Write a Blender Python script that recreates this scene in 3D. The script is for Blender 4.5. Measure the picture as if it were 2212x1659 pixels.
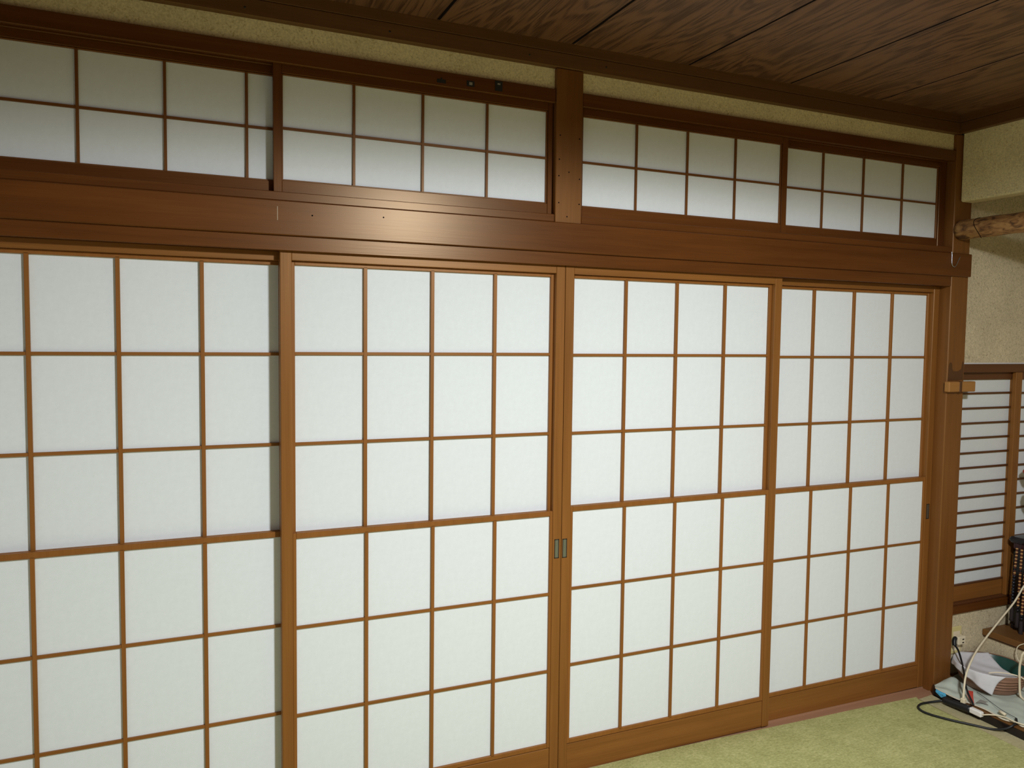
import bpy, bmesh, math, random
from mathutils import Vector, Matrix
random.seed(7)
for o in list(bpy.data.objects): bpy.data.objects.remove(o)
SC = bpy.context.scene
COL = SC.collection

# ------------------------------------------------------------------ camera
F_PX, W_PX = 1697.95, 2212.0
YAW, PIT, ROL = 0.4127, -0.0589, 0.0120
cam = bpy.data.cameras.new('camera'); cam.sensor_width = 36.0; cam.lens = 36.0 * F_PX / W_PX
cam.clip_start = 0.02; cam.clip_end = 60
co = bpy.data.objects.new('camera', cam); COL.objects.link(co)
_f = Vector((math.sin(YAW) * math.cos(PIT), math.cos(YAW) * math.cos(PIT), math.sin(PIT)))
_r = Vector((math.cos(YAW), -math.sin(YAW), 0)); _u = _r.cross(_f)
_r2 = math.cos(ROL) * _r + math.sin(ROL) * _u; _u2 = -math.sin(ROL) * _r + math.cos(ROL) * _u
co.matrix_world = Matrix(((_r2.x, _u2.x, -_f.x, -1.2316), (_r2.y, _u2.y, -_f.y, -2.4508), (_r2.z, _u2.z, -_f.z, 1.5612), (0, 0, 0, 1)))
SC.camera = co

# ------------------------------------------------------------------ world, lamp, exposure
w = bpy.data.worlds.new('night'); SC.world = w; w.use_nodes = True
w.node_tree.nodes['Background'].inputs[0].default_value = (0.9, 0.95, 1.0, 1)
w.node_tree.nodes['Background'].inputs[1].default_value = 0.02
LAMP = (0.07, -2.28, 2.30)
LC = (0.955, 0.99, 1.0)
# ring lamp in a wide shade: an even glow in every downward direction ...
ld = bpy.data.lights.new('pendant_ring', 'SPOT'); ld.energy = 98; ld.color = LC
ld.spot_size = 2 * math.acos(0.040); ld.spot_blend = 0.098; ld.shadow_soft_size = 0.10
lo = bpy.data.objects.new('pendant_ring', ld); lo.location = LAMP; COL.objects.link(lo)
# ... plus the shade's white inside that throws light straight down
la = bpy.data.lights.new('pendant_shade', 'AREA'); la.shape = 'DISK'; la.size = 0.30; la.energy = 73; la.color = LC
lao = bpy.data.objects.new('pendant_shade', la); lao.location = (LAMP[0], LAMP[1], LAMP[2]); COL.objects.link(lao)
# added weak fill above the lamp, tinted warm for the upper room
l2 = bpy.data.lights.new('shade_glow', 'POINT'); l2.energy = 0.45; l2.color = (1.0, 0.80, 0.62); l2.shadow_soft_size = 0.22
l2o = bpy.data.objects.new('shade_glow', l2); l2o.location = (LAMP[0], LAMP[1], LAMP[2] + 0.05); COL.objects.link(l2o)
SC.view_settings.view_transform = 'Standard'; SC.view_settings.look = 'None'
SC.view_settings.gamma = 1.0; SC.view_settings.use_curve_mapping = False
SC.view_settings.exposure = 0.0

# ------------------------------------------------------------------ materials
def srgb(r, g, b):
    f = lambda c: (c / 255 / 12.92) if c / 255 <= 0.04045 else ((c / 255 + 0.055) / 1.055) ** 2.4
    return (f(r), f(g), f(b), 1)
def newmat(name):
    m = bpy.data.materials.new(name); m.use_nodes = True
    nt = m.node_tree; b = nt.nodes['Principled BSDF']
    return m, nt, b
def plain(name, col, rough=0.5, spec=0.5, metal=0.0, noise=0.0, scale=40):
    m, nt, b = newmat(name)
    b.inputs['Roughness'].default_value = rough; b.inputs['Metallic'].default_value = metal
    b.inputs['Specular IOR Level'].default_value = spec
    if noise:
        tc = nt.nodes.new('ShaderNodeTexCoord'); n = nt.nodes.new('ShaderNodeTexNoise'); n.inputs['Scale'].default_value = scale; n.inputs['Detail'].default_value = 4
        cr = nt.nodes.new('ShaderNodeValToRGB')
        cr.color_ramp.elements[0].position = 0.3; cr.color_ramp.elements[1].position = 0.7
        cr.color_ramp.elements[0].color = tuple(c * (1 - noise) for c in col[:3]) + (1,)
        cr.color_ramp.elements[1].color = tuple(min(1, c * (1 + noise)) for c in col[:3]) + (1,)
        nt.links.new(tc.outputs['Object'], n.inputs['Vector']); nt.links.new(n.outputs['Fac'], cr.inputs['Fac']); nt.links.new(cr.outputs['Color'], b.inputs['Base Color'])
    else:
        b.inputs['Base Color'].default_value = col
    return m
def wood(name, col, axis, rough=0.42, contrast=0.22, spec=0.5, fine=55.0):
    """planed wood; the grain runs along the given object axis"""
    m, nt, b = newmat(name); L = nt.links.new; N = nt.nodes.new
    tc = N('ShaderNodeTexCoord'); oi = N('ShaderNodeObjectInfo')
    mul = N('ShaderNodeVectorMath'); mul.operation = 'SCALE'; mul.inputs[3].default_value = 37.0
    cmb = N('ShaderNodeCombineXYZ')
    for i in range(3): L(oi.outputs['Random'], cmb.inputs[i])
    L(cmb.outputs[0], mul.inputs[0])
    add = N('ShaderNodeVectorMath'); add.operation = 'ADD'; L(tc.outputs['Object'], add.inputs[0]); L(mul.outputs[0], add.inputs[1])
    def noise(along, across, detail, dist=0.0):
        mp = N('ShaderNodeMapping'); s = [across] * 3; s['xyz'.index(axis)] = along; mp.inputs['Scale'].default_value = s
        L(add.outputs[0], mp.inputs['Vector'])
        n = N('ShaderNodeTexNoise'); n.inputs['Scale'].default_value = 1.0; n.inputs['Detail'].default_value = detail; n.inputs['Distortion'].default_value = dist
        L(mp.outputs[0], n.inputs['Vector']); return n.outputs['Fac']
    n1 = noise(1.6, fine, 5, 0.4); n2 = noise(1.0, 5.0, 3, 0.6); n3 = noise(6.0, 320.0, 2)
    mx = N('ShaderNodeMix'); mx.data_type = 'FLOAT'; mx.inputs[0].default_value = 0.5; L(n1, mx.inputs[2]); L(n2, mx.inputs[3])
    mx2 = N('ShaderNodeMix'); mx2.data_type = 'FLOAT'; mx2.inputs[0].default_value = 0.22; L(mx.outputs[0], mx2.inputs[2]); L(n3, mx2.inputs[3])
    cr = N('ShaderNodeValToRGB'); cr.color_ramp.elements[0].position = 0.32; cr.color_ramp.elements[1].position = 0.68
    d = [c * (1 - contrast * k) for c, k in zip(col[:3], (1.0, 1.25, 1.5))]; h = [min(1, c * (1 + contrast)) for c in col[:3]]
    cr.color_ramp.elements[0].color = tuple(d) + (1,); cr.color_ramp.elements[1].color = tuple(h) + (1,)
    L(mx2.outputs[0], cr.inputs['Fac']); L(cr.outputs['Color'], b.inputs['Base Color'])
    b.inputs['Roughness'].default_value = rough; b.inputs['Specular IOR Level'].default_value = spec; b.inputs['Specular Tint'].default_value = (1.0, 0.74, 0.48, 1)
    bp = N('ShaderNodeBump'); bp.inputs['Strength'].default_value = 0.12; bp.inputs['Distance'].default_value = 0.0006
    L(n3, bp.inputs['Height']); L(bp.outputs[0], b.inputs['Normal'])
    return m
def plaster(name, col, fleck, scale=1.0):
    m, nt, b = newmat(name); L = nt.links.new; N = nt.nodes.new
    tc = N('ShaderNodeTexCoord')
    n1 = N('ShaderNodeTexNoise'); n1.inputs['Scale'].default_value = 150 * scale; n1.inputs['Detail'].default_value = 3; L(tc.outputs['Object'], n1.inputs['Vector'])
    n2 = N('ShaderNodeTexNoise'); n2.inputs['Scale'].default_value = 7; n2.inputs['Detail'].default_value = 3; L(tc.outputs['Object'], n2.inputs['Vector'])
    n3 = N('ShaderNodeTexNoise'); n3.inputs['Scale'].default_value = 110 * scale; n3.inputs['Detail'].default_value = 5; n3.inputs['Distortion'].default_value = 1.5; L(tc.outputs['Object'], n3.inputs['Vector'])
    cr = N('ShaderNodeValToRGB'); cr.color_ramp.elements[0].position = 0.33; cr.color_ramp.elements[1].position = 0.68
    cr.color_ramp.elements[0].color = tuple(c * 0.8 for c in col[:3]) + (1,); cr.color_ramp.elements[1].color = tuple(min(1, c * 1.16) for c in col[:3]) + (1,)
    mx = N('ShaderNodeMix'); mx.data_type = 'FLOAT'; mx.inputs[0].default_value = 0.3; L(n1.outputs['Fac'], mx.inputs[2]); L(n2.outputs['Fac'], mx.inputs[3]); L(mx.outputs[0], cr.inputs['Fac'])
    fr = N('ShaderNodeValToRGB'); fr.color_ramp.elements[0].position = 0.30; fr.color_ramp.elements[1].position = 0.46
    fr.color_ramp.elements[0].color = (1, 1, 1, 1); fr.color_ramp.elements[1].color = (0, 0, 0, 1); L(n3.outputs['Fac'], fr.inputs['Fac'])
    mc = N('ShaderNodeMix'); mc.data_type = 'RGBA'; L(fr.outputs['Color'], mc.inputs[0]); L(cr.outputs['Color'], mc.inputs[6]); mc.inputs[7].default_value = fleck
    L(mc.outputs[2], b.inputs['Base Color']); b.inputs['Roughness'].default_value = 0.95; b.inputs['Specular IOR Level'].default_value = 0.15
    bp = N('ShaderNodeBump'); bp.inputs['Strength'].default_value = 0.5; bp.inputs['Distance'].default_value = 0.002; L(n1.outputs['Fac'], bp.inputs['Height']); L(bp.outputs[0], b.inputs['Normal'])
    return m
def paper_mat(name, col):
    m, nt, b = newmat(name); L = nt.links.new; N = nt.nodes.new
    tc = N('ShaderNodeTexCoord'); n = N('ShaderNodeTexNoise'); n.inputs['Scale'].default_value = 45; n.inputs['Detail'].default_value = 6; n.inputs['Roughness'].default_value = 0.75
    L(tc.outputs['Object'], n.inputs['Vector'])
    cr = N('ShaderNodeValToRGB'); cr.color_ramp.elements[0].position = 0.3; cr.color_ramp.elements[1].position = 0.7
    cr.color_ramp.elements[0].color = tuple(c * 0.965 for c in col[:3]) + (1,); cr.color_ramp.elements[1].color = tuple(min(1, c * 1.02) for c in col[:3]) + (1,)
    L(n.outputs['Fac'], cr.inputs['Fac']); L(cr.outputs['Color'], b.inputs['Base Color'])
    b.inputs['Roughness'].default_value = 0.9; b.inputs['Specular IOR Level'].default_value = 0.1
    return m
def tatami_mat(name, c0, c1, c2):
    m, nt, b = newmat(name); L = nt.links.new; N = nt.nodes.new
    tc = N('ShaderNodeTexCoord')
    n1 = N('ShaderNodeTexNoise'); n1.inputs['Scale'].default_value = 120; n1.inputs['Detail'].default_value = 5; n1.inputs['Roughness'].default_value = 0.7; L(tc.outputs['Object'], n1.inputs['Vector'])
    mp = N('ShaderNodeMapping'); mp.inputs['Scale'].default_value = (40, 260, 40); L(tc.outputs['Object'], mp.inputs['Vector'])
    n2 = N('ShaderNodeTexNoise'); n2.inputs['Scale'].default_value = 1; n2.inputs['Detail'].default_value = 3; L(mp.outputs[0], n2.inputs['Vector'])
    n3 = N('ShaderNodeTexNoise'); n3.inputs['Scale'].default_value = 9; n3.inputs['Detail'].default_value = 3; L(tc.outputs['Object'], n3.inputs['Vector'])
    mx = N('ShaderNodeMix'); mx.data_type = 'FLOAT'; mx.inputs[0].default_value = 0.4; L(n1.outputs['Fac'], mx.inputs[2]); L(n2.outputs['Fac'], mx.inputs[3])
    mx2 = N('ShaderNodeMix'); mx2.data_type = 'FLOAT'; mx2.inputs[0].default_value = 0.18; L(mx.outputs[0], mx2.inputs[2]); L(n3.outputs['Fac'], mx2.inputs[3])
    cr = N('ShaderNodeValToRGB'); e = cr.color_ramp.elements; e[0].position = 0.36; e[1].position = 0.64; e[0].color = c0; e[1].color = c2
    k = e.new(0.5); k.color = c1
    L(mx2.outputs[0], cr.inputs['Fac']); L(cr.outputs['Color'], b.inputs['Base Color'])
    b.inputs['Roughness'].default_value = 0.9; b.inputs['Specular IOR Level'].default_value = 0.15
    bp = N('ShaderNodeBump'); bp.inputs['Strength'].default_value = 0.6; bp.inputs['Distance'].default_value = 0.003; L(n1.outputs['Fac'], bp.inputs['Height']); L(bp.outputs[0], b.inputs['Normal'])
    return m
def ceiling_wood(name, col, dark):
    """figured veneer planks, grain along y with flame figure"""
    m, nt, b = newmat(name); L = nt.links.new; N = nt.nodes.new
    tc = N('ShaderNodeTexCoord'); oi = N('ShaderNodeObjectInfo')
    cmb = N('ShaderNodeCombineXYZ')
    for i in range(3): L(oi.outputs['Random'], cmb.inputs[i])
    mul = N('ShaderNodeVectorMath'); mul.operation = 'SCALE'; mul.inputs[3].default_value = 21.0; L(cmb.outputs[0], mul.inputs[0])
    add = N('ShaderNodeVectorMath'); add.operation = 'ADD'; L(tc.outputs['Object'], add.inputs[0]); L(mul.outputs[0], add.inputs[1])
    mp = N('ShaderNodeMapping'); mp.inputs['Scale'].default_value = (7.5, 1.3, 1); L(add.outputs[0], mp.inputs['Vector'])
    wv = N('ShaderNodeTexNoise'); wv.inputs['Scale'].default_value = 1.0; wv.inputs['Detail'].default_value = 2.0; wv.inputs['Distortion'].default_value = 0.8; L(mp.outputs[0], wv.inputs['Vector'])
    ms = N('ShaderNodeMath'); ms.operation = 'MULTIPLY'; ms.inputs[1].default_value = 70.0; L(wv.outputs['Fac'], ms.inputs[0])
    sn = N('ShaderNodeMath'); sn.operation = 'SINE'; L(ms.outputs[0], sn.inputs[0])
    mp2 = N('ShaderNodeMapping'); mp2.inputs['Scale'].default_value = (260, 9, 1); L(add.outputs[0], mp2.inputs['Vector'])
    n2 = N('ShaderNodeTexNoise'); n2.inputs['Scale'].default_value = 1.0; n2.inputs['Detail'].default_value = 4; L(mp2.outputs[0], n2.inputs['Vector'])
    ma = N('ShaderNodeMath'); ma.operation = 'MULTIPLY_ADD'; ma.inputs[1].default_value = 0.16; L(sn.outputs[0], ma.inputs[0]); L(n2.outputs['Fac'], ma.inputs[2])
    cr = N('ShaderNodeValToRGB'); cr.color_ramp.elements[0].position = 0.24; cr.color_ramp.elements[1].position = 0.62
    cr.color_ramp.elements[0].color = dark; cr.color_ramp.elements[1].color = col
    L(ma.outputs[0], cr.inputs['Fac']); L(cr.outputs['Color'], b.inputs['Base Color'])
    b.inputs['Roughness'].default_value = 0.45; b.inputs['Specular IOR Level'].default_value = 0.5
    return m
def bark_mat(name):
    m, nt, b = newmat(name); L = nt.links.new; N = nt.nodes.new
    tc = N('ShaderNodeTexCoord'); mp = N('ShaderNodeMapping'); mp.inputs['Scale'].default_value = (55, 22, 55); L(tc.outputs['Object'], mp.inputs['Vector'])
    n = N('ShaderNodeTexNoise'); n.inputs['Scale'].default_value = 1.0; n.inputs['Detail'].default_value = 5; n.inputs['Distortion'].default_value = 0.8; L(mp.outputs[0], n.inputs['Vector'])
    cr = N('ShaderNodeValToRGB'); e = cr.color_ramp.elements; e[0].position = 0.38; e[1].position = 0.62; e[0].color = srgb(86, 58, 36); e[1].color = srgb(168, 126, 76)
    k = e.new(0.47); k.color = srgb(136, 94, 54)
    L(n.outputs['Fac'], cr.inputs['Fac']); L(cr.outputs['Color'], b.inputs['Base Color']); b.inputs['Roughness'].default_value = 0.6
    bp = N('ShaderNodeBump'); bp.inputs['Strength'].default_value = 0.5; bp.inputs['Distance'].default_value = 0.004; L(n.outputs['Fac'], bp.inputs['Height']); L(bp.outputs[0], b.inputs['Normal'])
    return m

AMB = srgb(133, 87, 41)      # varnished frame wood
AMB2 = srgb(94, 54, 22)
M = {}
for ax in 'xyz':
    M['frame_' + ax] = wood('frame_wood_' + ax, AMB, ax, 0.38, 0.26)
    M['beam_' + ax] = wood('beam_wood_' + ax, AMB2, ax, 0.31, 0.34, spec=0.42, fine=40)
    M['muntin_' + ax] = wood('lattice_wood_' + ax, srgb(138, 88, 40), ax, 0.42, 0.18)
    M['transom_' + ax] = wood('transom_wood_' + ax, srgb(112, 68, 30), ax, 0.42, 0.18)  # lattice wood darkened to deepen the shade around the transom windows
    M['trim_' + ax] = wood('trim_wood_' + ax, srgb(98, 66, 38), ax, 0.5, 0.24)
    M['dark_' + ax] = wood('dark_wood_' + ax, srgb(92, 56, 32), ax, 0.45, 0.2)
M['post_z'] = wood('post_wood_z', srgb(116, 74, 34), 'z', 0.45, 0.26)
M['step_y'] = wood('step_wood_y', srgb(112, 76, 40), 'y', 0.45, 0.2)
M['track_x'] = wood('track_wood', srgb(164, 124, 98), 'x', 0.5, 0.15)
M['paper'] = paper_mat('shoji_paper', (0.79, 0.835, 0.875, 1))
M['fusuma'] = paper_mat('papered_door', (0.15, 0.10, 0.07, 1))  # unseen walls, brown so that bounced light turns warmer
M['fusuma_white'] = paper_mat('white_papered_door', (0.5, 0.5, 0.48, 1))  # added pale surface that bounces light onto the left doors
M['paper_side'] = paper_mat('window_paper', (0.72, 0.75, 0.78, 1))
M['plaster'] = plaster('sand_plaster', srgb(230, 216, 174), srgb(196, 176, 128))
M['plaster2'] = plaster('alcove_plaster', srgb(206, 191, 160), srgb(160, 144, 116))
M['tatami'] = tatami_mat('tatami_rush', srgb(146, 144, 90), srgb(175, 173, 114), srgb(202, 198, 142))
M['tatami_edge'] = tatami_mat('tatami_edge_cloth', srgb(166, 156, 118), srgb(182, 171, 132), srgb(196, 186, 148))
M['ceil'] = ceiling_wood('ceiling_veneer', srgb(128, 90, 66), srgb(78, 51, 35))
M['black_gap'] = plain('dark_gap', srgb(24, 16, 14), 0.9, 0.1)
M['bark'] = bark_mat('bark_log')
M['steel'] = plain('brushed_steel', srgb(190, 200, 210), 0.3, 0.5, 1.0)
M['pull'] = plain('pull_metal', srgb(150, 155, 150), 0.35, 0.5, 0.9)
M['pull_dark'] = plain('pull_dark', srgb(40, 34, 28), 0.6)
M['black'] = plain('black_rubber', srgb(22, 23, 26), 0.45)
M['lacquer'] = plain('black_lacquer', srgb(26, 20, 22), 0.25)
M['lacquer_red'] = plain('dark_red_lacquer', srgb(58, 26, 28), 0.25)
M['cream'] = plain('cream_plastic', srgb(226, 212, 184), 0.5, noise=0.04)
M['white'] = plain('white_plastic', srgb(236, 232, 226), 0.4)
M['ivory'] = plain('ivory_plastic', srgb(214, 200, 140), 0.5)
M['cloth'] = plain('white_cloth', srgb(216, 214, 218), 0.95, 0.1, noise=0.03, scale=60)
M['sheet'] = plain('pale_vinyl', srgb(190, 198, 186), 0.6, 0.3, noise=0.06, scale=25)
M['hem'] = plain('sheet_hem', srgb(214, 204, 184), 0.7, 0.2)
M['blue'] = plain('blue_print', srgb(80, 168, 208), 0.6, noise=0.45, scale=260)
M['red'] = plain('red_print', srgb(206, 74, 58), 0.5)
M['clay'] = plain('brown_clay', srgb(140, 104, 84), 0.5, noise=0.12, scale=30)
M['green_glaze'] = plain('green_glaze', srgb(34, 74, 66), 0.3)
M['bead_tan'] = plain('tan_bead', srgb(200, 150, 96), 0.35)
M['bead_brown'] = plain('brown_bead', srgb(92, 44, 28), 0.35)
M['bead_black'] = plain('black_bead', srgb(26, 24, 32), 0.15)
M['tassel'] = plain('tassel_thread', srgb(40, 28, 30), 0.8)
M['peg'] = wood('peg_wood', srgb(160, 112, 60), 'x', 0.5, 0.12)
M['stain'] = plain('dark_stain', srgb(84, 50, 22), 0.45, 0.4)  # post stain and peg band; also the shade painted under the ledge board
M['tape'] = plain('old_black_tape', srgb(28, 26, 26), 0.7, noise=0.3, scale=200)
M['silver'] = plain('grey_patch', srgb(140, 134, 126), 0.5)

# ------------------------------------------------------------------ helpers
WL = {}           # world location of every object
MESH = {}
def link(o, parent, loc):
    COL.objects.link(o); loc = Vector(loc); WL[o.name] = loc
    if parent is not None:
        o.parent = parent; o.location = loc - WL[parent.name]
    else:
        o.location = loc
    return o
def tag(o, label=None, cat=None, kind=None, group=None):
    if label: o['label'] = label
    if cat: o['category'] = cat
    if kind: o['kind'] = kind
    if group: o['group'] = group
    return o
def empty(name, loc, label=None, cat=None, kind=None, group=None):
    o = bpy.data.objects.new(name, None); o.empty_display_size = 0.05
    link(o, None, loc); return tag(o, label, cat, kind, group)
def mesh_from_bm(bm, name, smooth=False):
    me = bpy.data.meshes.new(name)
    bmesh.ops.recalc_face_normals(bm, faces=bm.faces)
    bm.to_mesh(me); bm.free()
    if smooth:
        for p in me.polygons: p.use_smooth = True
    return me
def add_box(bm, x0, x1, y0, y1, z0, z1, off=(0, 0, 0), bevel=0.0):
    b2 = bmesh.new(); bmesh.ops.create_cube(b2, size=1.0)
    for v in b2.verts:
        v.co = Vector((x0 + (v.co.x + .5) * (x1 - x0) - off[0], y0 + (v.co.y + .5) * (y1 - y0) - off[1], z0 + (v.co.z + .5) * (z1 - z0) - off[2]))
    if bevel: bmesh.ops.bevel(b2, geom=list(b2.edges), offset=bevel, segments=1, affect='EDGES', clamp_overlap=True)
    tmp = bpy.data.meshes.new('t'); b2.to_mesh(tmp); b2.free(); bm.from_mesh(tmp); bpy.data.meshes.remove(tmp)
def box(name, x0, x1, y0, y1, z0, z1, mat, parent=None, bevel=0.0):
    key = (round(x1 - x0, 4), round(y1 - y0, 4), round(z1 - z0, 4), mat.name, bevel)
    c = Vector(((x0 + x1) / 2, (y0 + y1) / 2, (z0 + z1) / 2))
    if key not in MESH:
        bm = bmesh.new(); add_box(bm, x0, x1, y0, y1, z0, z1, c, bevel)
        me = mesh_from_bm(bm, name); me.materials.append(mat); MESH[key] = me
    return link(bpy.data.objects.new(name, MESH[key]), parent, c)
def boxes(name, lst, mat, parent=None, bevel=0.0, base=None):
    """several boxes of one piece joined into ONE mesh"""
    c = Vector(base) if base else Vector(((lst[0][0] + lst[0][1]) / 2, (lst[0][2] + lst[0][3]) / 2, (lst[0][4] + lst[0][5]) / 2))
    bm = bmesh.new()
    for b in lst: add_box(bm, *b, c, bevel)
    me = mesh_from_bm(bm, name); me.materials.append(mat)
    return link(bpy.data.objects.new(name, me), parent, c)
def poly_obj(name, verts, faces, mat, parent=None, base=None, smooth=False, solid=0.0):
    c = Vector(base) if base else Vector(verts[0])
    bm = bmesh.new(); vs = [bm.verts.new(Vector(v) - c) for v in verts]
    for f in faces: bm.faces.new([vs[i] for i in f])
    if solid:
        bmesh.ops.recalc_face_normals(bm, faces=bm.faces)
        bmesh.ops.solidify(bm, geom=list(bm.faces), thickness=solid)
    me = mesh_from_bm(bm, name, smooth); me.materials.append(mat)
    return link(bpy.data.objects.new(name, me), parent, c)
def catmull(pts, n=8):
    P = [Vector(p) for p in pts]; out = []
    for i in range(len(P) - 1):
        p0 = P[max(i - 1, 0)]; p1 = P[i]; p2 = P[i + 1]; p3 = P[min(i + 2, len(P) - 1)]
        for k in range(n):
            t = k / n
            out.append(0.5 * ((2 * p1) + (-p0 + p2) * t + (2 * p0 - 5 * p1 + 4 * p2 - p3) * t * t + (-p0 + 3 * p1 - 3 * p2 + p3) * t ** 3))
    out.append(P[-1]); return out
def tube(name, pts, r, mat, parent=None, seg=8, n=8, smooth_path=True, radii=None):
    path = catmull(pts, n) if smooth_path else [Vector(p) for p in pts]
    c = path[0].copy(); bm = bmesh.new(); rings = []
    up = Vector((0, 0, 1)); prev = None
    for i, p in enumerate(path):
        t = (path[min(i + 1, len(path) - 1)] - path[max(i - 1, 0)]).normalized()
        if prev is None:
            a = t.cross(up if abs(t.z) < 0.9 else Vector((1, 0, 0))).normalized()
        else:
            a = (prev - t * prev.dot(t)).normalized()
        prev = a; b = t.cross(a)
        rr = radii[i] if radii else r
        rings.append([bm.verts.new(p - c + (a * math.cos(2 * math.pi * k / seg) + b * math.sin(2 * math.pi * k / seg)) * rr) for k in range(seg)])
    for i in range(len(rings) - 1):
        for k in range(seg):
            bm.faces.new((rings[i][k], rings[i][(k + 1) % seg], rings[i + 1][(k + 1) % seg], rings[i + 1][k]))
    bm.faces.new(rings[0][::-1]); bm.faces.new(rings[-1])
    me = mesh_from_bm(bm, name, True); me.materials.append(mat)
    return link(bpy.data.objects.new(name, me), parent, c)
def lathe(name, prof, loc, mat, parent=None, seg=32, smooth=True, mod=None):
    bm = bmesh.new(); rings = []
    for r, z in prof:
        if r < 1e-6: rings.append([bm.verts.new((0, 0, z))])
        else: rings.append([bm.verts.new((r * (mod(2 * math.pi * k / seg, z) if mod else 1) * math.cos(2 * math.pi * k / seg), r * (mod(2 * math.pi * k / seg, z) if mod else 1) * math.sin(2 * math.pi * k / seg), z)) for k in range(seg)])
    for a, b in zip(rings, rings[1:]):
        for k in range(seg):
            j = (k + 1) % seg
            if len(a) == 1 and len(b) > 1: bm.faces.new((a[0], b[k], b[j]))
            elif len(b) == 1 and len(a) > 1: bm.faces.new((a[k], a[j], b[0]))
            elif len(a) > 1: bm.faces.new((a[k], a[j], b[j], b[k]))
    me = mesh_from_bm(bm, name, smooth); me.materials.append(mat)
    return link(bpy.data.objects.new(name, me), parent, loc)
def floor_z(x): return 0.003 - 0.009 * x

# ------------------------------------------------------------------ room shell
XL, XR, YB, ZC = -2.02, 3.05, -3.9, 2.549
# floor: rush mats, the edge beside the sliding doors is not quite straight
edge = [(XL, -0.026), (0.152, -0.029), (0.41, -0.024), (0.75, -0.027), (0.97, -0.033), (1.22, -0.038), (1.48, -0.042), (1.80, -0.055)]
top = [(x, y, floor_z(x)) for x, y in edge] + [(1.7875, -0.075, floor_z(1.79)), (1.7875, YB, floor_z(1.79)), (XL, YB, floor_z(XL))]
n = len(top); vs = top + [(x, y, z - 0.05) for x, y, z in top]
fl = poly_obj('floor', vs, [list(range(n)), list(range(n, 2 * n))] + [[i, (i + 1) % n, n + (i + 1) % n, n + i] for i in range(n)], M['tatami'], base=(0, -1.5, 0))
tag(fl, 'worn yellowish green tatami floor in front of the sliding doors', None, 'structure')
# cloth edging of the mat along the alcove
ev = [(1.7885, -0.076, 0), (1.882, -0.066, 0), (1.8645, -0.30, 0), (1.8615, YB, 0), (1.7885, YB, 0)]
ev = [(x, y, floor_z(x) + 0.0015) for x, y, _ in ev]
poly_obj('mat_border', ev + [(x, y, z - 0.05) for x, y, z in ev], [[0, 1, 2, 3, 4], [5, 6, 7, 8, 9]] + [[i, (i + 1) % 5, 5 + (i + 1) % 5, 5 + i] for i in range(5)], M['tatami_edge'], fl, base=(1.83, -1.5, 0))['label'] = 'greyish cloth edging of the mat along the alcove step'
tube('mat_seam', [(1.7885, -0.08, floor_z(1.79) + 0.0005), (1.7885, -1.5, floor_z(1.79) + 0.0005), (1.7885, YB, floor_z(1.79) + 0.0005)], 0.0012, M['tatami_edge'], fl, 6, 2)

# ceiling: backing slab with planks hanging below, dark joints between
ce = box('ceiling', XL, XR, YB, 0.10, ZC + 0.012, ZC + 0.06, M['black_gap']); tag(ce, 'dark brown boarded ceiling with black joints', None, 'structure')
gx = [-0.4445 + 0.4735 * k for k in range(-4, 6)]
ends = [XL + 0.004] + [g for g in gx if XL + 0.05 < g < 1.92] + [1.935]
for a, b in zip(ends, ends[1:]):
    box('ceiling_board', a + 0.005, b - 0.005, YB + 0.01, -0.02, ZC, ZC + 0.012, M['ceil'], ce, 0.0015)
box('joint_liner', XL + .01, 1.93, YB + .01, -0.025, ZC + 0.0015, ZC + 0.0125, M['black_gap'], ce)

# cornice beams under the ceiling
t1 = empty('trim_1', (0.0, -0.03, 2.467), 'long brown cornice beam under the ceiling along the paper-screen wall', None, 'structure')
box('cornice_lower', XL, 1.945, -0.048, 0.06, 2.467, 2.5145, M['trim_x'], t1, 0.002)
box('cornice_upper', XL, 1.945, -0.0475, 0.06, 2.5155, ZC + 0.004, M['trim_x'], t1, 0.0015)
for x, z in [(-1.02, 2.487), (-0.60, 2.488), (-0.13, 2.49), (0.16, 2.492)]:
    lathe('nail_head', [(0, 0), (0.0035, 0.0), (0.0035, -0.002), (0, -0.002)], (x, -0.0483, z), M['pull_dark'], t1, 8).rotation_euler = (math.pi / 2, 0, 0)
t2 = empty('trim_2', (1.93, -1.5, 2.467), 'short dark cornice beam under the ceiling above the right hanging wall', None, 'structure')
box('cornice_lower', 1.928, 2.05, YB, -0.0478, 2.469, 2.5145, M['trim_y'], t2, 0.002)
box('cornice_upper', 1.928, 2.05, YB, -0.0473, 2.5155, ZC + 0.004, M['trim_y'], t2, 0.0015)

# plaster strip above the transom windows
wf = empty('wall_front', (0, -0.02, 2.39), 'narrow strip of sandy yellow plaster between the cornice and the transom head rail', None, 'structure')
box('plaster_strip', XL, -0.020, -0.024, 0.08, 2.39, 2.48, M['plaster'], wf)
box('plaster_strip', 0.071, 1.926, -0.024, 0.08, 2.39, 2.48, M['plaster'], wf)

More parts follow.
